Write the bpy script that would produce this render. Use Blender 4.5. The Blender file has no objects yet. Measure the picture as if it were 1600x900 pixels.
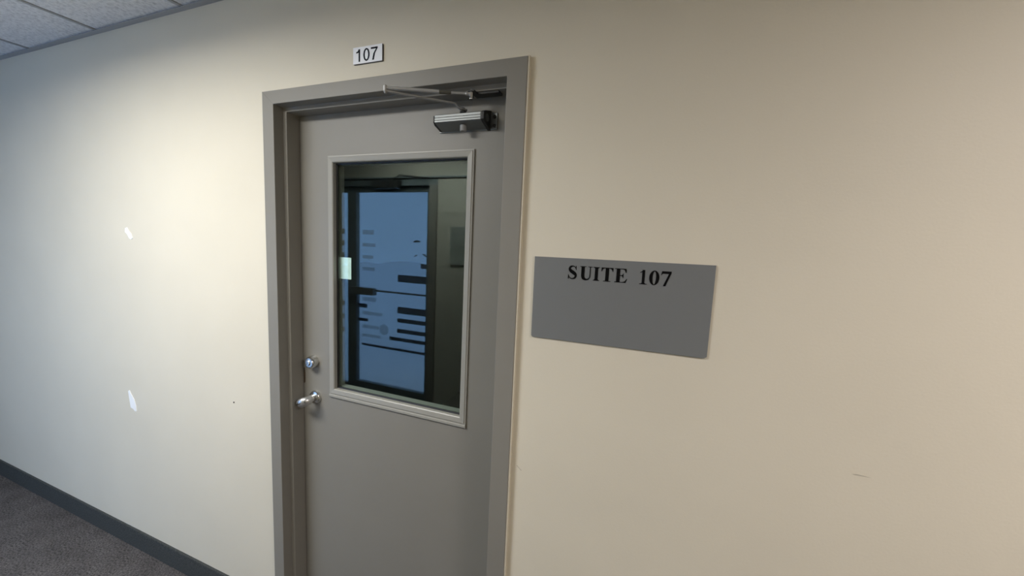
import bpy, bmesh, math, random
from mathutils import Vector, Matrix
random.seed(7)
Z0 = 0.10            # building heights below are measured from the top of the carpet base; the floor is 10 cm lower
FL = -Z0             # floor
CE = 2.437           # ceiling
YW = -1.76           # opposite wall
scene = bpy.context.scene
C = scene.collection

# ------------------------------------------------------------------ camera
cam_d = bpy.data.cameras.new('camera')
cam = bpy.data.objects.new('camera', cam_d); C.objects.link(cam)
cam_d.sensor_fit = 'HORIZONTAL'; cam_d.sensor_width = 36.0
cam_d.lens = 597.08 / 1600 * 36.0
cam_d.clip_start = 0.02
Rr = ((0.9338631857607671, 0.35473898711496343, 0.045385033891978),
      (0.08206869344512936, -0.08905116817316402, -0.9926402263685372),
      (-0.3480865981863358, 0.9307148545442895, -0.11227457278315747))
M = Matrix(((Rr[0][0], -Rr[1][0], -Rr[2][0]), (Rr[0][1], -Rr[1][1], -Rr[2][1]), (Rr[0][2], -Rr[1][2], -Rr[2][2])))
cam.matrix_world = Matrix.Translation((1.34227515, -1.05298819, 1.56412652 + Z0)) @ M.to_4x4()
scene.camera = cam

# ------------------------------------------------------------------ sky, exposure, lamp strengths
SKY_S = 2.65
SKY_C = (0.38, 0.585, 0.97)
LAMP_NEAR = 46.0       # watts
LAMP_FAR = 34.5
LAMP_COL = (1.0, 0.985, 0.955)
LAMP_COL2 = (1.0, 0.93, 0.94)
LAMP_SPREAD = 171.0
w = bpy.data.worlds.new('sky'); scene.world = w; w.use_nodes = True
nt = w.node_tree; nt.nodes.clear()
o_ = nt.nodes.new('ShaderNodeOutputWorld'); b_ = nt.nodes.new('ShaderNodeBackground')
tc = nt.nodes.new('ShaderNodeTexCoord'); sx = nt.nodes.new('ShaderNodeSeparateXYZ'); cr = nt.nodes.new('ShaderNodeValToRGB')
cr.color_ramp.elements[0].position = 0.0; cr.color_ramp.elements[0].color = tuple(1.04 * c for c in SKY_C) + (1,)
cr.color_ramp.elements[1].position = 1.0; cr.color_ramp.elements[1].color = tuple(0.96 * c for c in SKY_C) + (1,)
nt.links.new(tc.outputs['Generated'], sx.inputs[0]); nt.links.new(sx.outputs['Z'], cr.inputs[0])
nt.links.new(cr.outputs[0], b_.inputs[0]); b_.inputs[1].default_value = SKY_S
nt.links.new(b_.outputs[0], o_.inputs[0])
try:
    w.cycles.sampling_method = 'AUTOMATIC'
except Exception:
    pass
scene.view_settings.view_transform = 'Standard'
scene.view_settings.look = 'None'
scene.view_settings.gamma = 1.0
scene.view_settings.exposure = 0.04
scene.view_settings.use_curve_mapping = False

# ------------------------------------------------------------------ materials
def mat(name, col, rough=0.5, metal=0.0, spec=0.5):
    m = bpy.data.materials.new(name); m.use_nodes = True
    p = m.node_tree.nodes['Principled BSDF']
    p.inputs['Base Color'].default_value = (*col, 1); p.inputs['Roughness'].default_value = rough
    p.inputs['Metallic'].default_value = metal; p.inputs['Specular IOR Level'].default_value = spec
    return m
def N(m, t): return m.node_tree.nodes.new(t)
def L(m, a, b): m.node_tree.links.new(a, b)
def coords(m, scale=(1, 1, 1)):
    t = N(m, 'ShaderNodeNewGeometry'); mp = N(m, 'ShaderNodeMapping'); mp.inputs['Scale'].default_value = scale
    L(m, t.outputs['Position'], mp.inputs[0]); return mp.outputs[0]
def noise(m, vec, scale, detail=3, rough=0.5):
    n = N(m, 'ShaderNodeTexNoise'); n.inputs['Scale'].default_value = scale
    n.inputs['Detail'].default_value = detail; n.inputs['Roughness'].default_value = rough
    L(m, vec, n.inputs['Vector']); return n.outputs['Fac']
def ramp(m, fac, c0, c1, p0=0.3, p1=0.7):
    r = N(m, 'ShaderNodeValToRGB'); e = r.color_ramp.elements
    e[0].position = p0; e[0].color = (*c0, 1); e[1].position = p1; e[1].color = (*c1, 1)
    L(m, fac, r.inputs[0]); return r.outputs[0]
def bump(m, h, strength, dist):
    b = N(m, 'ShaderNodeBump'); b.inputs['Strength'].default_value = strength; b.inputs['Distance'].default_value = dist
    L(m, h, b.inputs['Height']); L(m, b.outputs[0], m.node_tree.nodes['Principled BSDF'].inputs['Normal'])
def base(m, c): L(m, c, m.node_tree.nodes['Principled BSDF'].inputs['Base Color'])
def tint(c, k): return tuple(v * k for v in c)
def painted(name, col, rough, var=0.04, bscale=260, bdist=0.0004):
    m = mat(name, col, rough, spec=0.35); v = coords(m)
    base(m, ramp(m, noise(m, v, 2.3, 4), tint(col, 1 - var), tint(col, 1 + var)))
    bump(m, noise(m, v, bscale, 2), 0.35, bdist)
    return m

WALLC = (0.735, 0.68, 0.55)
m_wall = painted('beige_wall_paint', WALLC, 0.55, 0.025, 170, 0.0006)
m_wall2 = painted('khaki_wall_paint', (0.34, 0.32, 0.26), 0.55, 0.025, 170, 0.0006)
m_frame = painted('taupe_frame_paint', (0.250, 0.237, 0.205), 0.45, 0.03, 90, 0.0003)
m_door = painted('taupe_door_paint', (0.248, 0.236, 0.205), 0.42, 0.03, 120, 0.0003)
m_bead = painted('taupe_bead_paint', (0.33, 0.32, 0.28), 0.35, 0.03, 120, 0.0002)
m_caulk = mat('cream_caulk', (0.66, 0.60, 0.47), 0.5)
m_spackle = painted('white_filler', (0.95, 0.95, 0.93), 0.7, 0.02, 300, 0.0006)
m_scuff = mat('grey_scuff', (0.50, 0.455, 0.36), 0.7)
m_alu = mat('brushed_aluminium', (0.40, 0.42, 0.41), 0.5, 0.4)
m_alud = mat('grey_cast_metal', (0.20, 0.21, 0.205), 0.42, 0.7)
m_dark = mat('dark_cast_iron', (0.035, 0.035, 0.033), 0.5, 0.4)
m_chrome = mat('satin_chrome', (0.66, 0.66, 0.64), 0.2, 1.0)
m_lever = mat('brushed_chrome', (0.70, 0.70, 0.68), 0.34, 0.9)
m_rod = mat('steel_rod', (0.42, 0.415, 0.40), 0.45, 0.5)
m_sleeve = mat('bronze_sleeve', (0.12, 0.115, 0.09), 0.5, 0.5)
m_knob = mat('grey_plastic', (0.28, 0.28, 0.27), 0.5)
m_white = mat('white_plastic', (0.95, 0.97, 1.0), 0.4)
m_whitecore = mat('dark_plate_edge', (0.04, 0.04, 0.045), 0.5)
m_ink = mat('black_lettering', (0.003, 0.003, 0.003), 0.7, spec=0.1)
m_ink2 = mat('dark_blue_black_digits', (0.005, 0.007, 0.013), 0.7, spec=0.15)
m_sign = mat('satin_grey_sign_face', (0.185, 0.193, 0.193), 0.48, 0.0)
v = coords(m_sign, (3, 3, 60)); bump(m_sign, noise(m_sign, v, 20), 0.05, 0.0002)
m_gasket = mat('black_gasket', (0.01, 0.011, 0.011), 0.5)
m_paper = mat('white_notice_paper', (0.86, 0.93, 0.88), 0.7)
v = coords(m_paper); base(m_paper, ramp(m_paper, noise(m_paper, v, 60), (0.76, 0.84, 0.79), (0.9, 0.95, 0.9)))
m_bronze = mat('dark_painted_aluminium', (0.11, 0.13, 0.13), 0.45, 0.1)
m_bronzel = mat('grey_painted_steel', (0.16, 0.15, 0.125), 0.5)
m_vinyl = mat('dark_vinyl_film', (0.05, 0.06, 0.07), 0.6)
m_vinyl.node_tree.nodes['Principled BSDF'].inputs['Alpha'].default_value = 0.80
m_vinyl2 = mat('frosted_vinyl_film', (0.25, 0.3, 0.32), 0.6)
m_vinyl2.node_tree.nodes['Principled BSDF'].inputs['Alpha'].default_value = 0.25
m_snow = mat('snow', (0.85, 0.87, 0.9), 0.9)
v = coords(m_snow); bump(m_snow, noise(m_snow, v, 1.5, 5), 0.5, 0.1)
m_far = mat('grey_masonry', (0.42, 0.44, 0.46), 0.9)
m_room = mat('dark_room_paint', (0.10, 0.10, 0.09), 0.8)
m_plaq = mat('grey_green_plaque', (0.20, 0.21, 0.18), 0.5)

# carpet: looped pile
m_carpet = mat('grey_brown_carpet', (0.1, 0.09, 0.085), 0.95, spec=0.1)
v = coords(m_carpet)
c1 = ramp(m_carpet, noise(m_carpet, v, 130, 4, 0.8), (0.018, 0.018, 0.018), (0.20, 0.185, 0.182), 0.34, 0.68)
c2 = ramp(m_carpet, noise(m_carpet, v, 9, 4), (0.8, 0.8, 0.8), (1.12, 1.12, 1.12))
mx = N(m_carpet, 'ShaderNodeMix'); mx.data_type = 'RGBA'; mx.blend_type = 'MULTIPLY'; mx.inputs[0].default_value = 1
L(m_carpet, c1, mx.inputs[6]); L(m_carpet, c2, mx.inputs[7]); base(m_carpet, mx.outputs[2])
bump(m_carpet, noise(m_carpet, v, 300, 2), 0.8, 0.004)
m_base = mat('charcoal_carpet_base', (0.06, 0.065, 0.06), 0.9, spec=0.15)
v = coords(m_base)
base(m_base, ramp(m_base, noise(m_base, v, 190, 3, 0.7), (0.030, 0.034, 0.033), (0.088, 0.092, 0.088), 0.3, 0.7))
bump(m_base, noise(m_base, v, 260, 2), 0.6, 0.002)
# mineral fibre ceiling tile
m_tile = mat('mineral_fibre_tile', (0.7, 0.7, 0.68), 0.9, spec=0.1)
v = coords(m_tile)
base(m_tile, ramp(m_tile, noise(m_tile, v, 75, 5, 0.7), (0.55, 0.55, 0.56), (0.84, 0.84, 0.84), 0.30, 0.55))
bump(m_tile, noise(m_tile, v, 75, 4, 0.7), 0.6, 0.003)
m_tee = mat('grey_ceiling_rail', (0.40, 0.40, 0.40), 0.6)

def glass_mat(name, t, refl=(1, 1, 1)):
    m = bpy.data.materials.new(name); m.use_nodes = True; m.node_tree.nodes.clear()
    out = N(m, 'ShaderNodeOutputMaterial'); mix = N(m, 'ShaderNodeMixShader')
    tr = N(m, 'ShaderNodeBsdfTransparent'); tr.inputs[0].default_value = (*t, 1)
    gl = N(m, 'ShaderNodeBsdfGlossy'); gl.inputs['Roughness'].default_value = 0.0; gl.inputs[0].default_value = (*refl, 1)
    g = N(m, 'ShaderNodeNewGeometry'); d = N(m, 'ShaderNodeVectorMath'); d.operation = 'DOT_PRODUCT'
    L(m, g.outputs['Incoming'], d.inputs[0]); L(m, g.outputs['Normal'], d.inputs[1])
    def mth(op, a, b=None):
        q = N(m, 'ShaderNodeMath'); q.operation = op
        for i, x in enumerate((a, b)):
            if x is None: continue
            if isinstance(x, (int, float)): q.inputs[i].default_value = x
            else: L(m, x, q.inputs[i])
        return q.outputs[0]
    c = mth('ABSOLUTE', d.outputs['Value'])
    f = mth('ADD', mth('MULTIPLY', mth('POWER', mth('SUBTRACT', 1.0, c), 5.0), 0.942), 0.058)
    L(m, f, mix.inputs[0]); L(m, tr.outputs[0], mix.inputs[1]); L(m, gl.outputs[0], mix.inputs[2])
    L(m, mix.outputs[0], out.inputs[0]); return m
m_glass = glass_mat('green_tinted_glass', (0.92, 0.98, 0.96), (0.82, 0.93, 0.94))
m_glass2 = glass_mat('clear_entrance_glass', (0.95, 0.98, 1.0))

def emit(name, col, s):
    m = bpy.data.materials.new(name); m.use_nodes = True
    p = m.node_tree.nodes['Principled BSDF']; p.inputs['Base Color'].default_value = (0.8, 0.8, 0.8, 1)
    p.inputs['Emission Color'].default_value = (*col, 1); p.inputs['Emission Strength'].default_value = s
    return m

# ------------------------------------------------------------------ helpers
def root(name, loc, **props):
    o = bpy.data.objects.new(name, None); C.objects.link(o); o.empty_display_size = 0.05
    o.location = (loc[0], loc[1], loc[2] + Z0)
    for k, v_ in props.items(): o[k] = v_
    return o
def world_loc(o):
    p = Vector(o.location); q = o.parent
    while q is not None: p += q.location; q = q.parent
    return p
def obj(name, bm, m, parent=None, loc=None, smooth=False, bevel=0.0, **props):
    """bm is in building coordinates (before the Z0 shift)."""
    bmesh.ops.recalc_face_normals(bm, faces=bm.faces)
    if loc is None:
        xs = [v_.co for v_ in bm.verts]
        loc = (sum(v_.x for v_ in xs) / len(xs), sum(v_.y for v_ in xs) / len(xs), min(v_.z for v_ in xs))
    loc = Vector(loc)
    for v_ in bm.verts: v_.co -= loc
    me = bpy.data.meshes.new(name); bm.to_mesh(me); bm.free()
    if isinstance(m, (list, tuple)):
        for q in m: me.materials.append(q)
    else: me.materials.append(m)
    if smooth:
        for p in me.polygons: p.use_smooth = True
    o = bpy.data.objects.new(name, me); C.objects.link(o)
    wl = loc + Vector((0, 0, Z0))
    if parent is not None:
        o.parent = parent; o.location = wl - world_loc(parent)
    else: o.location = wl
    if bevel:
        b = o.modifiers.new('bevel', 'BEVEL'); b.width = bevel; b.segments = 2; b.limit_method = 'ANGLE'; b.angle_limit = math.radians(40)
    for k, v_ in props.items(): o[k] = v_
    return o
def BM(): return bmesh.new()
def box(bm, x0, x1, y0, y1, z0, z1):
    vs = [bm.verts.new((x, y, z)) for x in (x0, x1) for y in (y0, y1) for z in (z0, z1)]
    for f in ((0, 1, 3, 2), (4, 6, 7, 5), (0, 4, 5, 1), (2, 3, 7, 6), (0, 2, 6, 4), (1, 5, 7, 3)):
        bm.faces.new([vs[i] for i in f])
    return vs
def bx(*a): bm = BM(); box(bm, *a); return bm
def prism_x(bm, x0, x1, pts):
    a = [bm.verts.new((x0, y, z)) for y, z in pts]; b = [bm.verts.new((x1, y, z)) for y, z in pts]
    n = len(pts); bm.faces.new(a); bm.faces.new(b[::-1])
    for i in range(n): bm.faces.new((a[i], a[(i + 1) % n], b[(i + 1) % n], b[i]))
def slab_xz(bm, pts, y0, y1):
    a = [bm.verts.new((x, y0, z)) for x, z in pts]; b = [bm.verts.new((x, y1, z)) for x, z in pts]
    n = len(pts); bm.faces.new(a); bm.faces.new(b[::-1])
    for i in range(n): bm.faces.new((a[i], a[(i + 1) % n], b[(i + 1) % n], b[i]))
def ring_rect(bm, x0, x1, z0, z1, prof, closed_prof=True):
    """mitred frame: prof = (outward offset, y) swept round the rectangle."""
    rings = []
    for cx_, cz_, sx_, sz_ in ((x0, z0, -1, -1), (x1, z0, 1, -1), (x1, z1, 1, 1), (x0, z1, -1, 1)):
        rings.append([bm.verts.new((cx_ + sx_ * o, y, cz_ + sz_ * o)) for o, y in prof])
    n = len(prof)
    for k in range(4):
        a, b = rings[k], rings[(k + 1) % 4]
        for i in range(n if closed_prof else n - 1):
            j = (i + 1) % n
            bm.faces.new((a[i], a[j], b[j], b[i]))
def tube(bm, pts, radii, seg=14, cap=True, squash=None):
    if isinstance(radii, (int, float)): radii = [radii] * len(pts)
    pts = [Vector(p) for p in pts]; rings = []
    up = None
    for i, p in enumerate(pts):
        if i == 0: d = pts[1] - p
        elif i == len(pts) - 1: d = p - pts[-2]
        else: d = (pts[i + 1] - p).normalized() + (p - pts[i - 1]).normalized()
        d.normalize()
        if up is None:
            up = Vector((0, 0, 1)) if abs(d.z) < 0.9 else Vector((1, 0, 0))
        s = d.cross(up).normalized(); up = s.cross(d).normalized()
        r = radii[i]; r1, r2 = (r if isinstance(r, tuple) else (r, r))
        rings.append([bm.verts.new(p + s * (math.cos(2 * math.pi * k / seg) * r1) + up * (math.sin(2 * math.pi * k / seg) * r2)) for k in range(seg)])
    for a, b in zip(rings, rings[1:]):
        for k in range(seg): bm.faces.new((a[k], a[(k + 1) % seg], b[(k + 1) % seg], b[k]))
    if cap: bm.faces.new(rings[0]); bm.faces.new(rings[-1][::-1])
def lathe_y(bm, cx_, cz_, prof, seg=28):
    """prof = (y, radius), turned about the line x=cx z=cz."""
    rings = [[bm.verts.new((cx_ + math.cos(2 * math.pi * k / seg) * r, y, cz_ + math.sin(2 * math.pi * k / seg) * r)) for k in range(seg)] for y, r in prof]
    for a, b in zip(rings, rings[1:]):
        for k in range(seg): bm.faces.new((a[k], a[(k + 1) % seg], b[(k + 1) % seg], b[k]))
    bm.faces.new(rings[0]); bm.faces.new(rings[-1][::-1])

# ================================================================== SETTING
XL, XR = -4.76, 4.4
WT = 0.125
OX0, OX1, OZ = -0.012, 0.922, 2.042      # rough opening behind the frame
bm = BM()
box(bm, XL, OX0, 0, WT, FL, CE + 0.05); box(bm, OX1, XR, 0, WT, FL, CE + 0.05); box(bm, OX0, OX1, 0, WT, OZ, CE + 0.05)
wall_front = obj('wall_front', bm, m_wall, kind='structure', label='beige painted corridor wall around the office door', loc=(0, 0, FL))
def patch(name, pts, m, th=0.0008):
    bm = BM(); slab_xz(bm, pts, -th, 0.0002); return obj(name, bm, m, wall_front)
# wear on the wall: two dabs of filler, a nail hole and scuffs
patch('filler_patch', [(-1.005, 1.560), (-0.990, 1.563), (-0.978, 1.548), (-0.960, 1.535), (-0.950, 1.515), (-0.962, 1.508), (-0.978, 1.513), (-0.992, 1.532), (-1.008, 1.541)], m_spackle, 0.0016)
patch('filler_patch', [(-1.074, 0.752), (-1.062, 0.757), (-1.048, 0.738), (-1.026, 0.715), (-1.014, 0.685), (-1.012, 0.658), (-1.026, 0.655), (-1.040, 0.664), (-1.060, 0.668), (-1.066, 0.70)], m_spackle, 0.0016)
bm = BM(); lathe_y(bm, -0.293, 0.843, [(-0.0008, 0.0035), (0.0001, 0.0035)], 10); obj('nail_hole', bm, m_ink, wall_front)
patch('scuff', [(1.798, 1.0785), (1.808, 1.0805), (1.822, 1.0798), (1.838, 1.0785), (1.82, 1.0775), (1.805, 1.0770)], m_scuff, 0.0003)
patch('scuff', [(0.990, 0.889), (1.006, 0.876), (1.007, 0.878), (0.991, 0.891)], m_scuff, 0.0003)

# carpet base either side of the door
for n_, x0, x1 in (('baseboard_left', XL, -0.056), ('baseboard_right', 0.972, XR)):
    bm = BM(); prism_x(bm, x0, x1, [(0, FL), (-0.011, FL), (-0.011, FL + 0.006), (-0.009, -0.006), (-0.0075, -0.001), (-0.005, 0.0), (0, 0.0)])
    obj(n_, bm, m_base, kind='structure', label='charcoal carpet base strip along the beige wall ' + ('before' if x0 < 0 else 'beyond') + ' the door')
obj('floor', bx(XL - .2, XR + .2, YW - .2, 0.16, FL - 0.1, FL), m_carpet, kind='structure', label='grey brown carpeted corridor floor')
obj('wall_end_left', bx(XL - 0.12, XL, YW, 0, FL, CE + 0.05), m_wall, kind='structure', label='beige end wall of the corridor before the door')
obj('wall_end_right', bx(XR, XR + 0.12, YW, 0, FL, CE + 0.05), m_wall, kind='structure', label='beige end wall of the corridor beyond the sign')

# ---- ceiling: tiles in a grid of rails
ceiling = root('ceiling', (0, -0.88, CE), kind='structure', label='suspended ceiling of speckled white tiles')
tees = [-0.485 + 0.61 * k for k in range(-8, 9)]
tees = [t for t in tees if XL < t < XR]
rows = [0.0, -0.27, -0.88, -1.49, YW]
LIGHTS = ((-1.095, 0.125, LAMP_NEAR, 'lit fluorescent ceiling light across from the office door'),
          (2.565, 3.175, LAMP_FAR, 'lit fluorescent ceiling light further along past the suite sign'))
def in_light(xc, yc): return any(a < xc < b and -1.49 < yc < -0.88 for a, b, _, _ in LIGHTS)
tile_me = {}
edges = [XL] + tees + [XR]
for i in range(len(edges) - 1):
    for j in range(4):
        xa, xb, ya, yb = edges[i], edges[i + 1], rows[j + 1], rows[j]
        if in_light((xa + xb) / 2, (ya + yb) / 2): continue
        g = 0.004
        key = (round(xb - xa, 3), round(yb - ya, 3))
        if key not in tile_me:
            hx, hy = (xb - xa) / 2 - g, (yb - ya) / 2 - g
            b2 = BM(); box(b2, -hx, hx, -hy, hy, 0.0, 0.018); box(b2, -hx + .008, hx - .008, -hy + .008, hy - .008, -0.004, 0.0)
            me = bpy.data.meshes.new('ceiling_tile'); b2.to_mesh(me); b2.free(); me.materials.append(m_tile); tile_me[key] = me
        t = bpy.data.objects.new('ceiling_tile', tile_me[key]); C.objects.link(t); t.parent = ceiling
        t.location = ((xa + xb) / 2, (ya + yb) / 2 + 0.88, 0.004)
for t in tees:
    for j in range(4):
        if in_light(t, (rows[j] + rows[j + 1]) / 2): continue
        obj('grid_rail', bx(t - 0.008, t + 0.008, rows[j + 1] + .008, rows[j] - .008, CE - 0.003, CE + 0.03), m_tee, ceiling)
for yy in rows[1:-1]:
    obj('grid_rail', bx(XL, XR, yy - 0.008, yy + 0.008, CE - 0.003, CE + 0.03), m_tee, ceiling)
for y0, y1, s in ((-0.022, 0.0, 1), (YW, YW + 0.022, -1)):
    bm = BM(); box(bm, XL, XR, y0, y1, CE - 0.006, CE - 0.004)
    obj('wall_angle', bm, m_tee, ceiling)
obj('ceiling_slab', bx(XL - .1, XR + .1, YW - .1, 0.1, CE + 0.035, CE + 0.12), m_room, ceiling)

# ---- opposite wall with the glazed entrance
EX0, EX1, EZ = -2.62, -0.535, 2.125
YB = YW - 0.16
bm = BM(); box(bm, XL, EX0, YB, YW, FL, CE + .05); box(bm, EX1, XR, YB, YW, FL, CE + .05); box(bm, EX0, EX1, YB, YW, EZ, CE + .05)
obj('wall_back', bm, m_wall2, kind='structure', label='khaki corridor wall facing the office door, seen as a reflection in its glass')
obj('trim_1', bx(-2.66, XR, YW, YW + 0.018, 2.125, 2.14), m_bronze, kind='structure', label='dark trim line above the entrance, reflected in the door glass')
door2 = root('door_2', (-1.05, YW, FL), kind='structure', label='glazed street entrance with side light, reflected in the office door glass')
GA, GB = -1.490, -0.665            # glass edges of the entrance leaf
fr = BM()
box(fr, EX0, EX1, YW - .11, YW + 0.002, 2.062, EZ)                    # header
box(fr, EX0, EX0 + .05, YW - .11, YW + 0.002, FL, 2.062)
box(fr, -1.605, -1.560, YW - .078, YW - 0.045, FL, 2.062)              # mullion
box(fr, EX0 + .05, -1.605, YW - .078, YW - 0.045, FL, 0.04); box(fr, EX0 + .05, -1.605, YW - .078, YW - 0.045, 2.01, 2.062)
obj('entrance_frame', fr, m_bronze, door2)
fr = BM(); box(fr, -0.615, EX1, YW - .11, YW + 0.012, FL, 2.062); obj('side_jamb', fr, m_bronzel, door2)
lf = BM(); ya, yb_ = YW - 0.085, YW - 0.04
box(lf, -1.555, GA, ya, yb_, FL + .01, 2.058); box(lf, GB, -0.62, ya, yb_, FL + .01, 2.058)
box(lf, GA, GB, ya, yb_, FL + .01, 0.085); box(lf, GA, GB, ya, yb_, 2.012, 2.058)
leaf2 = obj('entrance_leaf', lf, m_bronze, door2)
obj('leaf_glass', bx(GA, GB, YW - .066, YW - .060, 0.085, 2.012), m_glass2, leaf2)
obj('side_light_glass', bx(EX0 + .05, -1.605, YW - .066, YW - .060, 0.04, 2.01), m_glass2, door2)
bar = obj('push_bar', bx(-1.54, -1.235, yb_, YW + 0.02, 1.005, 1.075), m_alud, door2, bevel=0.004)
obj('crossbar', bx(-1.235, -0.63, yb_ + .01, YW - 0.015, 1.045, 1.060), m_bronze, bar)
# closer above the entrance
bm = BM(); box(bm, -1.22, -0.92, YW + .01, YW + 0.07, 2.03, 2.105); obj('entrance_closer', bm, m_dark, door2, bevel=0.006)
bm = BM(); tube(bm, [(-0.98, YW + .05, 2.11), (-0.80, YW + .20, 2.12), (-0.65, YW + .02, 2.12)], 0.008, 8); obj('entrance_closer_arm', bm, m_dark, door2)
# vinyl bands on the entrance glass
yv0, yv1 = YW - .0595, YW - .0585
for x0, x1, z0, z1 in ((-1.00, GB - .002, 1.155, 1.225), (-0.74, GB - .002, 1.30, 1.345), (-1.00, GB - .002, .845, .91), (-1.00, GB - .002, .755, .795), (-1.00, GB - .002, .65, .69),
                       (-1.09, GB - .002, .565, .60), (-1.43, GB - .002, .465, .49), (GA + .002, -1.37, .86, .90), (GA + .002, -1.36, .72, .75)):
    obj('vinyl_band', bx(x0, x1, yv0, yv1, z0, z1), m_vinyl, leaf2)
for z0, hgt, x1 in ((1.60, .045, -1.29), (1.48, .035, -1.27), (1.36, .035, -1.30), (1.24, .035, -1.28), (.93, .04, -1.26), (.79, .035, -1.18), (.65, .035, -1.22), (.56, .03, -1.20)):
    obj('vinyl_band', bx(GA + .06, x1, yv0, yv1, z0, z0 + hgt), m_vinyl2, leaf2)
for z0 in (1.60, 1.48, 1.36, .86, .72, .58):
    obj('vinyl_band', bx(-1.95, -1.66, yv0, yv1, z0, z0 + .05), m_vinyl, door2)
bm = BM(); lathe_y(bm, -1.16, .66, [(yv0, .055), (yv1, .055)], 20); obj('round_decal', bm, m_vinyl2, leaf2)
for cx_, cz_, hw, hh_, tl in ((-0.79, 1.555, .05, .012, .1), (-0.80, 1.42, .02, .009, .5), (-0.70, 1.43, .028, .010, -.5)):
    bm = BM(); slab_xz(bm, [(cx_ - hw, cz_ - hw * tl - hh_ * .3), (cx_, cz_ + hh_), (cx_ + hw, cz_ + hw * tl - hh_ * .2), (cx_ + hw * .5, cz_ - hh_ + hw * tl * .5)], yv0, yv1)
    obj('torn_vinyl', bm, m_vinyl, leaf2)
# plaque beside the entrance
obj('wall_plaque', bx(-0.39, -0.225, YW, YW + 0.014, 1.36, 1.70), m_plaq, label='grey plaque beside the entrance, reflected in the door glass', category='plaque', bevel=0.003)

# outside: snow, a low building across the way
bm = BM(); n = 24
grid = [[bm.verts.new((-14 + 24 * i / n, YB - 0.02 - 16 * j / n, FL - 0.03 + (0.0 if j < 2 else 0.08 * math.sin(i * 1.7 + j) + 0.05 * math.cos(j * 2.1 - i * .6)) + (0.02 * max(0, j - 8)))) for j in range(n + 1)] for i in range(n + 1)]
for i in range(n):
    for j in range(n): bm.faces.new((grid[i][j], grid[i + 1][j], grid[i + 1][j + 1], grid[i][j + 1]))
obj('ground_outside', bm, m_snow, kind='structure', label='snow covered ground outside the entrance, reflected in the door glass', smooth=True)

# ---- room behind the office door
obj('floor_office', bx(-0.6, 2.6, 0.16, 3.2, FL - .1, FL), m_carpet, kind='structure', label='carpet in the dark office behind the door')
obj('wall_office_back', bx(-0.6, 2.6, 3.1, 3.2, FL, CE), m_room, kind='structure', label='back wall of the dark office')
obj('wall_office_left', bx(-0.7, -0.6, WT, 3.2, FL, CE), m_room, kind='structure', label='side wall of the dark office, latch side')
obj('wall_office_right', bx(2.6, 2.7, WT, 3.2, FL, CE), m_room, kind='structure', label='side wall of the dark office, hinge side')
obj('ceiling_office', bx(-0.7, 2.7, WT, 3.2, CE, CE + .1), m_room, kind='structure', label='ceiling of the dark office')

# ================================================================== DOOR
D = 0.082
door = root('door_1', (0.455, 0.0, FL), kind='structure', label='taupe metal office door with tall glass pane, closed in a taupe steel frame')
bm = BM()
FLt, FRt, FTt = 0.055, 0.060, 0.047
prof = [('o', 0.0), ('o', -0.015), (0.0, -0.015), (0.0, 0.025), (-0.016, 0.025), (-0.016, 0.0815), (0.0, 0.0815), (0.0, 0.14), ('o', 0.14), ('o', WT), (0.011, WT), (0.011, 0.0)]
path = [(0.0, FL, -1, 0, FLt), (0.0, 2.03, -1, 1, FLt), (0.91, 2.03, 1, 1, FRt), (0.91, FL, 1, 0, FRt)]
rings = []
for x, z, sx_, sz_, fo in path:
    r = []
    for o, y in prof:
        ox = fo if o == 'o' else o; oz = FTt if o == 'o' else o
        r.append(bm.verts.new((x + sx_ * ox, y, z + sz_ * oz)))
    rings.append(r)
for a, b in zip(rings, rings[1:]):
    for i in range(len(prof)):
        j = (i + 1) % len(prof); bm.faces.new((a[i], a[j], b[j], b[i]))
frame = obj('door_frame', bm, m_frame, door, bevel=0.0016)
bm = BM(); box(bm, 0.91 + FRt, 0.91 + FRt + 0.004, -0.013, 0.0005, FL, 2.03 + FTt + .002)
obj('caulk_line', bm, m_caulk, frame)

bm = BM(); slab_xz(bm, [(-FLt, 2.03 + FTt), (-FLt + .0008, 2.03 + FTt), (0.0006, 2.0302), (-0.0002, 2.0302)], -0.0151, -0.014)
obj('mitre_seam', bm, mat('dark_mitre_line', (0.13, 0.125, 0.11), 0.7), frame)  # thin dark line marking the mitre joint at the frame's left corner
leaf_x0, leaf_x1, leaf_z0, leaf_z1 = 0.004, 0.906, FL + 0.008, 2.026
GX0, GX1, GZ0, GZ1 = 0.184, 0.746, 0.962, 1.838
bm = BM()
prof = [(0, D), (0, D + .044)]
a = [[bm.verts.new((x, y, z)) for x, z in ((GX0 - .012, GZ0 - .012), (GX1 + .012, GZ0 - .012), (GX1 + .012, GZ1 + .012), (GX0 - .012, GZ1 + .012))] for y in (D, D + .044)]
b = [[bm.verts.new((x, y, z)) for x, z in ((leaf_x0, leaf_z0), (leaf_x1, leaf_z0), (leaf_x1, leaf_z1), (leaf_x0, leaf_z1))] for y in (D, D + .044)]
for k in range(4):
    q = (k + 1) % 4
    bm.faces.new((a[0][k], a[0][q], b[0][q], b[0][k])); bm.faces.new((a[1][k], b[1][k], b[1][q], a[1][q]))
    bm.faces.new((a[0][k], a[1][k], a[1][q], a[0][q])); bm.faces.new((b[0][k], b[0][q], b[1][q], b[1][k]))
leaf = obj('door_leaf', bm, m_door, door)
# glazing bead: stepped moulding round the pane
bm = BM()
P = [(0.0, 0.100), (0.0, 0.0785), (0.003, 0.0760), (0.0185, 0.0745), (0.0205, 0.0765), (0.0245, 0.0770), (0.0250, D), (0.012, D), (0.012, 0.100)]
ring_rect(bm, GX0, GX1, GZ0, GZ1, P)
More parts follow.
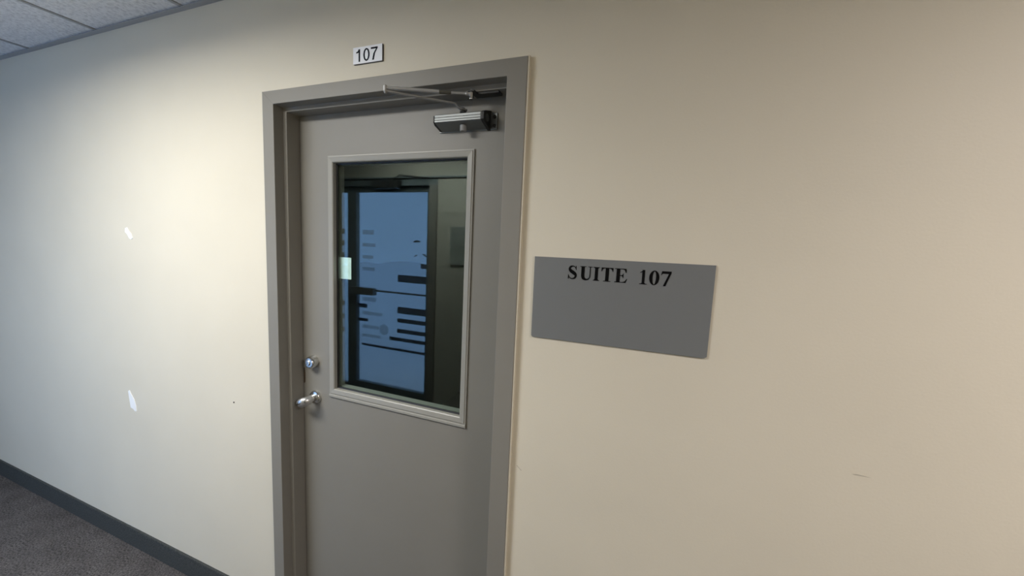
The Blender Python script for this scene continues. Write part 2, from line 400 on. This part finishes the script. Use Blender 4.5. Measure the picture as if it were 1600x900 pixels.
# wider stepped sill of the bead at the bottom
prism_x(bm, GX0 - 0.0245, GX1 + 0.0245, [(D, GZ0 - 0.024), (0.076, GZ0 - 0.024), (0.0745, GZ0 - 0.027), (0.0745, GZ0 - 0.034), (0.077, GZ0 - 0.037), (D, GZ0 - 0.037)])
bead = obj('glazing_bead', bm, m_bead, leaf)
bm = BM(); ring_rect(bm, GX0, GX1, GZ0, GZ1, [(0.0, 0.0995), (-0.005, 0.0985), (-0.005, 0.0945), (0.0, 0.0925)])
obj('gasket', bm, m_gasket, leaf)
bm = BM(); ring_rect(bm, GX0 - .001, GX1 + .001, GZ0 - .001, GZ1 + .001, [(-.006, 0.108), (-.006, 0.128), (0.012, 0.130), (0.012, 0.108)])
obj('rear_glazing_bead', bm, m_bead, leaf)
obj('glass_pane', bx(GX0 - .002, GX1 + .002, 0.1, 0.106, GZ0 - .002, GZ1 + .002), m_glass, leaf)
obj('notice', bx(0.166, 0.243, 0.1065, 0.1070, 1.402, 1.486), m_paper, label='small white paper notice taped inside the door glass', category='notice')

# deadbolt
db = BM(); lathe_y(db, 0.074, 1.057, [(D, 0.0265), (D - .006, 0.0262), (D - .010, 0.0262), (D - .026, 0.0228), (D - .029, 0.0205), (D - .0300, 0.0125), (D - .0295, 0.0105)])
dbo = obj('deadbolt', db, m_chrome, door, smooth=False)
for p in dbo.data.polygons: p.use_smooth = len(p.vertices) == 4
e = dbo.modifiers.new('edge', 'EDGE_SPLIT'); e.split_angle = math.radians(30)
bm = BM(); lathe_y(bm, 0.074, 1.057, [(D - .0295, 0.0102), (D - .033, 0.0098), (D - .0335, 0.0085)], 20); kc = obj('key_cylinder', bm, m_chrome, dbo)
obj('keyhole', bx(0.0733, 0.0747, D - .0339, D - .0334, 1.052, 1.062), m_dark, dbo)
# lever
lv = BM(); lathe_y(lv, 0.082, 0.908, [(D, 0.0285), (D - .004, 0.0285), (D - .010, 0.025), (D - .013, 0.016), (D - .014, 0.012)])
rose = obj('rose', lv, m_chrome, door); rose.name = 'lever_handle'
for p in rose.data.polygons: p.use_smooth = len(p.vertices) == 4
e = rose.modifiers.new('edge', 'EDGE_SPLIT'); e.split_angle = math.radians(35)
bm = BM(); tube(bm, [(0.082, D - .012, 0.908), (0.082, D - .030, 0.908), (0.080, D - .042, 0.907), (0.074, D - .050, 0.904), (0.064, D - .053, 0.898), (0.052, D - .050, 0.890), (0.042, D - .044, 0.885), (0.037, D - .038, 0.883)],
     [0.0155, 0.0155, (0.016, 0.0175), (0.0155, 0.0195), (0.0125, 0.0195), (0.0105, 0.0175), (0.009, 0.015), (0.005, 0.009)], 18)
lever = obj('lever', bm, m_lever, rose, smooth=True)
bm = BM(); tube(bm, [(0.080, D - .0575, 0.909), (0.064, D - .064, 0.902), (0.047, D - .060, 0.891)], [0.003, 0.0045, 0.003], 10); obj('lever_ridge', bm, m_chrome, lever.parent, smooth=True)
bm = BM(); lathe_y(bm, 0.082, 0.908, [(D - .04, .006), (D - .058, 0.006), (D - .060, 0.0045)], 16); obj('lever_button', bm, m_alud, rose)
# scratched wear where the latch meets the jamb
m_wear = mat('brown_worn_metal', (0.075, 0.05, 0.03), 0.6)
bm = BM(); slab_xz(bm, [(0.0165, 0.955), (0.0245, 0.962), (0.0255, 1.0), (0.0215, 1.025), (0.0185, 1.02), (0.0165, 0.99)], D - 0.0006, D + .0002); obj('worn_patch', bm, m_wear, leaf)

# ================================================================== DOOR CLOSER
cl = root('door_closer', (0.735, D, 1.917), label='aluminium hydraulic door closer with folding arm at the top of the door', category='door closer')
x0, x1 = 0.652, 0.812
bm = BM(); prism_x(bm, x0, x1, [(D, 1.974), (0.040, 1.962), (0.034, 1.960), (0.030, 1.957), (0.030, 1.950), (0.0312, 1.9495), (0.0312, 1.9485), (0.030, 1.948), (0.030, 1.942), (0.0312, 1.9415), (0.0312, 1.9405), (0.030, 1.940), (0.030, 1.936), (0.034, 1.933), (D, 1.918)])
body = obj('closer_body', bm, m_alud, cl)
bm = BM(); 
for za, zb in ((1.9504, 1.9568), (1.9426, 1.9480), (1.9362, 1.9405)): box(bm, x0, x1 - .002, 0.0288, 0.0302, za, zb)
obj('front_rib', bm, m_alu, body, label='bright ribbed aluminium front')
bm = BM(); prism_x(bm, x1, x1 + .011, [(D, 1.976), (0.040, 1.964), (0.029, 1.958), (0.028, 1.936), (0.036, 1.930), (D, 1.915)])
cap = obj('end_cap', bm, m_dark, cl, bevel=0.0015)
bm = BM(); tube(bm, [(x1 + .010, 0.052, 1.946), (x1 + .0125, 0.052, 1.946)], 0.011, 20); obj('end_screw', bm, m_alud, cap)
bm = BM(); prism_x(bm, x0 - .009, x0, [(D, 1.973), (0.042, 1.961), (0.034, 1.957), (0.034, 1.938), (0.042, 1.930), (D, 1.919)])
obj('end_cap', bm, m_dark, cl, bevel=0.0015)
bm = BM(); box(bm, 0.640, 0.846, D - .004, D, 1.917, 1.968)
pl = obj('mounting_plate', bm, m_alud, cl, bevel=0.0015)
for zc in (1.956, 1.929):
    bm = BM(); lathe_y(bm, 0.836, zc, [(D - .0040, 0.0058), (D - .0062, 0.005), (D - .0064, 0.003)], 14); obj('screw', bm, m_dark, pl)
    bm = BM(); lathe_y(bm, 0.646, zc, [(D - .0040, 0.0045), (D - .0062, 0.004), (D - .0064, 0.003)], 14); obj('screw', bm, m_alu, pl)
bm = BM(); tube(bm, [(0.742, 0.052, 1.928), (0.742, 0.052, 1.912), (0.742, 0.052, 1.910)], [0.0105, 0.0105, 0.009], 18); obj('valve_knob', bm, m_knob, cl)
bm = BM(); tube(bm, [(0.738, 0.055, 1.962), (0.738, 0.055, 1.9815)], 0.0055, 14); tube(bm, [(0.738, 0.055, 1.966), (0.738, 0.055, 1.971)], 0.010, 14); obj('spindle', bm, m_dark, cl)
JT = Vector((0.553, -0.084, 2.001))
bm = BM()
tube(bm, [(0.748, 0.062, 1.9765), (0.738, 0.055, 1.977), (0.731, 0.049, 1.9775), (0.7265, 0.045, 1.981), (0.7195, 0.038, 1.9895), (0.714, 0.034, 1.991), tuple(JT + Vector((0, 0, -.003)))],
     [(0.008, 0.0028), (0.0085, 0.003), (0.0075, 0.003), (0.006, 0.003), (0.0058, 0.0036), (0.0058, 0.0036), (0.005, 0.0036)], 12)
obj('main_arm', bm, m_rod, cl)
bm = BM(); tube(bm, [tuple(JT + Vector((0, 0, -.010))), tuple(JT + Vector((0, 0, -.004)))], [0.003, 0.006], 14)
tube(bm, [tuple(JT + Vector((0, 0, -.004))), tuple(JT + Vector((0, 0, .011)))], 0.0065, 14); tube(bm, [tuple(JT + Vector((0, 0, .011))), tuple(JT + Vector((0, 0, .014)))], [0.0055, 0.003], 14)
obj('elbow_joint', bm, m_rod, cl)
SH = Vector((0.787, 0.012, 2.003)); J2 = JT + Vector((0.004, 0.002, 0.006))
def lp(t): return tuple(J2.lerp(SH, t))
bm = BM(); tube(bm, [lp(0), lp(0.12), lp(0.62)], [0.005, 0.0055, 0.0055], 14); obj('forearm_tube', bm, m_rod, cl)
bm = BM(); tube(bm, [lp(0.62), lp(0.64), lp(0.74), lp(0.76)], [0.0060, 0.0060, 0.0055, 0.004], 14); obj('adjusting_sleeve', bm, m_sleeve, cl)
bm = BM(); tube(bm, [lp(0.74), lp(0.93), lp(0.94), lp(1)], [0.0035, 0.0038, 0.0055, 0.0055], 12); obj('forearm_rod', bm, m_rod, cl)
bm = BM(); tube(bm, [tuple(SH + Vector((0, 0, -.012))), tuple(SH + Vector((0, 0, .011)))], 0.0075, 6); tube(bm, [tuple(SH + Vector((0, 0, -.015))), tuple(SH + Vector((0, 0, -.011)))], 0.005, 12); obj('shoe_bolt', bm, m_chrome, cl)
bm = BM(); box(bm, 0.782, 0.868, 0.030, 0.060, 2.0075, 2.0139); box(bm, 0.778, 0.80, 0.004, 0.034, 2.0075, 2.0125); obj('shoe', bm, m_dark, cl, bevel=0.001)

# ================================================================== SIGNS
def ell(cx_, cz_, rx, rz, n=28, a0=0.0, a1=2 * math.pi): return [(cx_ + rx * math.cos(a0 + (a1 - a0) * k / n), cz_ + rz * math.sin(a0 + (a1 - a0) * k / n)) for k in range(n + (0 if abs(a1 - a0 - 2 * math.pi) < 1e-6 else 1))]
def ring_pts(outer, inner):
    def f(bm, T, y0, y1):
        n = len(outer); A = [[bm.verts.new((T(p)[0], y, T(p)[1])) for p in L_] for L_ in (outer, inner) for y in (y0, y1)]
        for k in range(n):
            q = (k + 1) % n
            bm.faces.new((A[0][k], A[0][q], A[2][q], A[2][k])); bm.faces.new((A[1][k], A[3][k], A[3][q], A[1][q]))
            bm.faces.new((A[0][k], A[1][k], A[1][q], A[0][q])); bm.faces.new((A[2][k], A[2][q], A[3][q], A[3][k]))
    return f
def stroke(pts, widths):
    """closed outline of a stroke of changing width through pts."""
    Lp, Rp = [], []
    for i, (x, z) in enumerate(pts):
        a = pts[max(0, i - 1)]; b = pts[min(len(pts) - 1, i + 1)]
        dx, dz = b[0] - a[0], b[1] - a[1]; l = math.hypot(dx, dz) or 1
        nx_, nz_ = -dz / l, dx / l; w_ = widths[i] / 2
        Lp.append((x + nx_ * w_, z + nz_ * w_)); Rp.append((x - nx_ * w_, z - nz_ * w_))
    return ('strip', Lp, Rp)
def smooth_path(p, w_, k=5):
    P_, W_ = [], []
    n = len(p)
    for i in range(n - 1):
        p0, p1, p2, p3 = p[max(i - 1, 0)], p[i], p[i + 1], p[min(i + 2, n - 1)]
        for s in range(k):
            t = s / k
            P_.append(tuple(0.5 * ((2 * p1[c]) + (-p0[c] + p2[c]) * t + (2 * p0[c] - 5 * p1[c] + 4 * p2[c] - p3[c]) * t * t + (-p0[c] + 3 * p1[c] - 3 * p2[c] + p3[c]) * t ** 3) for c in (0, 1)))
            W_.append(w_[i] + (w_[i + 1] - w_[i]) * t)
    P_.append(p[-1]); W_.append(w_[-1]); return P_, W_
R_ = lambda a, b, c, d: [(a, c), (b, c), (b, d), (a, d)]
# bold serif letters in a unit box: x scaled to width, z 0..1
G = {}
G['I'] = [R_(.26, .74, 0, 1), R_(0, 1, 0, .045), R_(0, 1, .955, 1), [(.12, .045), (.26, .045), (.26, .12)], [(.74, .045), (.88, .045), (.74, .12)], [(.26, .88), (.26, .955), (.12, .955)], [(.74, .88), (.88, .955), (.74, .955)]]
G['T'] = [R_(.36, .64, 0, 1), R_(.2, .8, 0, .045), R_(.02, .98, .94, 1), [(.02, .72), (.06, .72), (.14, .88), (.28, .94), (.02, .94)], [(.98, .72), (.98, .94), (.72, .94), (.86, .88), (.94, .72)]]
G['E'] = [R_(.14, .42, 0, 1), R_(0, .9, 0, .05), R_(0, .9, .95, 1), R_(.42, .66, .475, .525), [(.66, .34), (.70, .34), (.70, .66), (.66, .66), (.62, .56), (.55, .525), (.55, .475), (.62, .44)],
          [(.92, .72), (.92, .95), (.62, .95), (.78, .90), (.86, .72)], [(.62, .05), (.90, .05), (1.0, .28), (.94, .28), (.82, .10)], [(.90, .0), (.92, .05), (.90, .05)]]
pu, wu = smooth_path([(.24, .98), (.24, .5), (.245, .30), (.30, .14), (.42, .06), (.56, .04), (.70, .08), (.80, .20), (.83, .36), (.83, .98)], [.27, .27, .27, .25, .17, .11, .09, .08, .075, .075])
G['U'] = [stroke(pu, wu), R_(0, .50, .955, 1), R_(.66, 1.0, .955, 1)]
ps, ws = smooth_path([(.84, .74), (.74, .90), (.52, .965), (.28, .90), (.19, .76), (.30, .62), (.55, .50), (.78, .38), (.84, .24), (.72, .09), (.46, .03), (.22, .11), (.10, .30)], [.04, .06, .075, .17, .22, .26, .28, .26, .22, .15, .075, .06, .04])
G['S'] = [stroke(ps, ws), [(.80, .99), (.80, .90), (.84, .68), (.89, .68), (.87, .99)], [(.06, .01), (.12, .01), (.15, .09), (.11, .34), (.06, .34)]]
G['1'] = [R_(.36, .68, .03, 1), R_(.06, .98, 0, .045), [(.06, .82), (.10, .80), (.36, .84), (.36, .90), (.60, 1.0)], [(.22, .045), (.36, .045), (.36, .10)], [(.68, .045), (.82, .045), (.68, .10)]]
G['0'] = [ring_pts(ell(.5, .5, .5, .51, 30), ell(.5, .5, .17, .45, 30))]
G['7'] = [[(.08, 1.0), (.0, .72), (.05, .72), (.12, .80), (.22, .83), (.98, .83), (1.0, 1.0)], [(.76, .84), (1.0, .90), (.50, -.03), (.26, -.03)]]
# plain bold digits
G['s1'] = [R_(.62, 1.0, 0, 1), [(0, .70), (.62, .74), (.62, .82), (0, .80)], [(.0, .80), (.62, .80), (.62, .86), (.78, 1.0), (.62, 1.0), (.45, .86)]]
G['s0'] = [ring_pts(ell(.5, .5, .5, .51, 30), ell(.5, .5, .27, .39, 30))]
G['s7'] = [R_(0, 1, .87, 1.0), [(.78, .88), (1.0, .90), (.62, .52), (.44, 0), (.20, 0), (.38, .50)]]
def glyph(name, key, x, wdt, z, h, y, m, parent, th=0.0007):
    bm = BM(); T = lambda p: (x + p[0] * wdt, z + p[1] * h)
    for i, s in enumerate(G[key]):
        ya_ = y - th - 0.00001 * i
        if callable(s): s(bm, T, ya_, y)
        elif s[0] == 'strip':
            A = [[[bm.verts.new((T(p)[0], yy, T(p)[1])) for p in S] for S in s[1:]] for yy in (ya_, y)]
            for k in range(len(s[1]) - 1):
                (l0, r0), (l1, r1) = A
                bm.faces.new((l0[k], l0[k + 1], r0[k + 1], r0[k])); bm.faces.new((l1[k], r1[k], r1[k + 1], l1[k + 1]))
                bm.faces.new((l0[k], l1[k], l1[k + 1], l0[k + 1])); bm.faces.new((r0[k], r0[k + 1], r1[k + 1], r1[k]))
        else: slab_xz(bm, [T(p) for p in s], ya_, y)
    return obj(name, bm, m, parent)
sg = root('suite_sign', (1.248, 0.0, 1.302), label='grey rectangular sign reading SUITE 107 on the beige wall', category='sign')
bm = BM(); slab_xz(bm, [(1.0155, 1.5345), (1.479, 1.5365), (1.479, 1.3065), (1.473, 1.3025), (1.0195, 1.3005), (1.0165, 1.304)], -0.0045, 0.0)
sp = obj('sign_panel', bm, m_sign, sg, bevel=0.0006)
zb, hh = 1.4775, 0.0372
for ch, x, wd, nm in (('S', 1.1135, .027, 'letter'), ('U', 1.1475, .0335, 'letter'), ('I', 1.1835, .0175, 'letter'), ('T', 1.2045, .0325, 'letter'), ('E', 1.2405, .0325, 'letter'),
                      ('1', 1.3025, .0205, 'digit'), ('0', 1.3275, .0245, 'digit'), ('7', 1.3555, .0245, 'digit')):
    glyph(nm, ch, x, wd, zb, hh, -0.0045, m_ink, sg)
npl = root('number_plate', (0.4175, 0.0, 2.1265), label='small white plate reading 107 above the door frame', category='number plate')
bm = BM(); box(bm, 0.3605, 0.4765, -0.0045, 0.0, 2.1262, 2.1770); obj('backing', bm, m_whitecore, npl)
bm = BM(); box(bm, 0.3595, 0.4755, -0.0062, -0.0045, 2.1268, 2.1777); obj('plate_face', bm, m_white, npl)
for ch, x, wd in (('s1', .3727, .0155), ('s0', .4015, .0250), ('s7', .4318, .0265)):
    glyph('digit', ch, x, wd, 2.1325, 0.0382, -0.0062, m_ink2, npl, 0.0005)

# ================================================================== CEILING LIGHTS
for a, b, s, lab in LIGHTS:
    lt = root('ceiling_light', ((a + b) / 2, -1.185, CE - .01), label=lab, category='ceiling light')
    bm = BM(); ring_rect(bm, a + .03, b - .03, 0, 0.55, [(0, 0), (0, .03), (.022, .03), (.022, 0)])
    for v_ in bm.verts: v_.co = Vector((v_.co.x, -1.185 + (v_.co.z - .275), CE - 0.008 + v_.co.y))
    obj('housing', bm, m_tee, lt)
    obj('diffuser', bx(a + .031, b - .031, -1.46, -0.91, CE, CE + 0.02), emit('lit_diffuser', LAMP_COL if a < 0 else LAMP_COL2, s * 0.02), lt)
    ld = bpy.data.lights.new('lamp', 'AREA'); ld.shape = 'RECTANGLE'; ld.size = b - a - 0.07; ld.size_y = 0.54; ld.energy = s
    ld.color = LAMP_COL if a < 0 else LAMP_COL2; ld.spread = math.radians(LAMP_SPREAD)
    lo = bpy.data.objects.new('lamp', ld); C.objects.link(lo); lo.parent = lt; lo.location = (0, 0, -0.012)
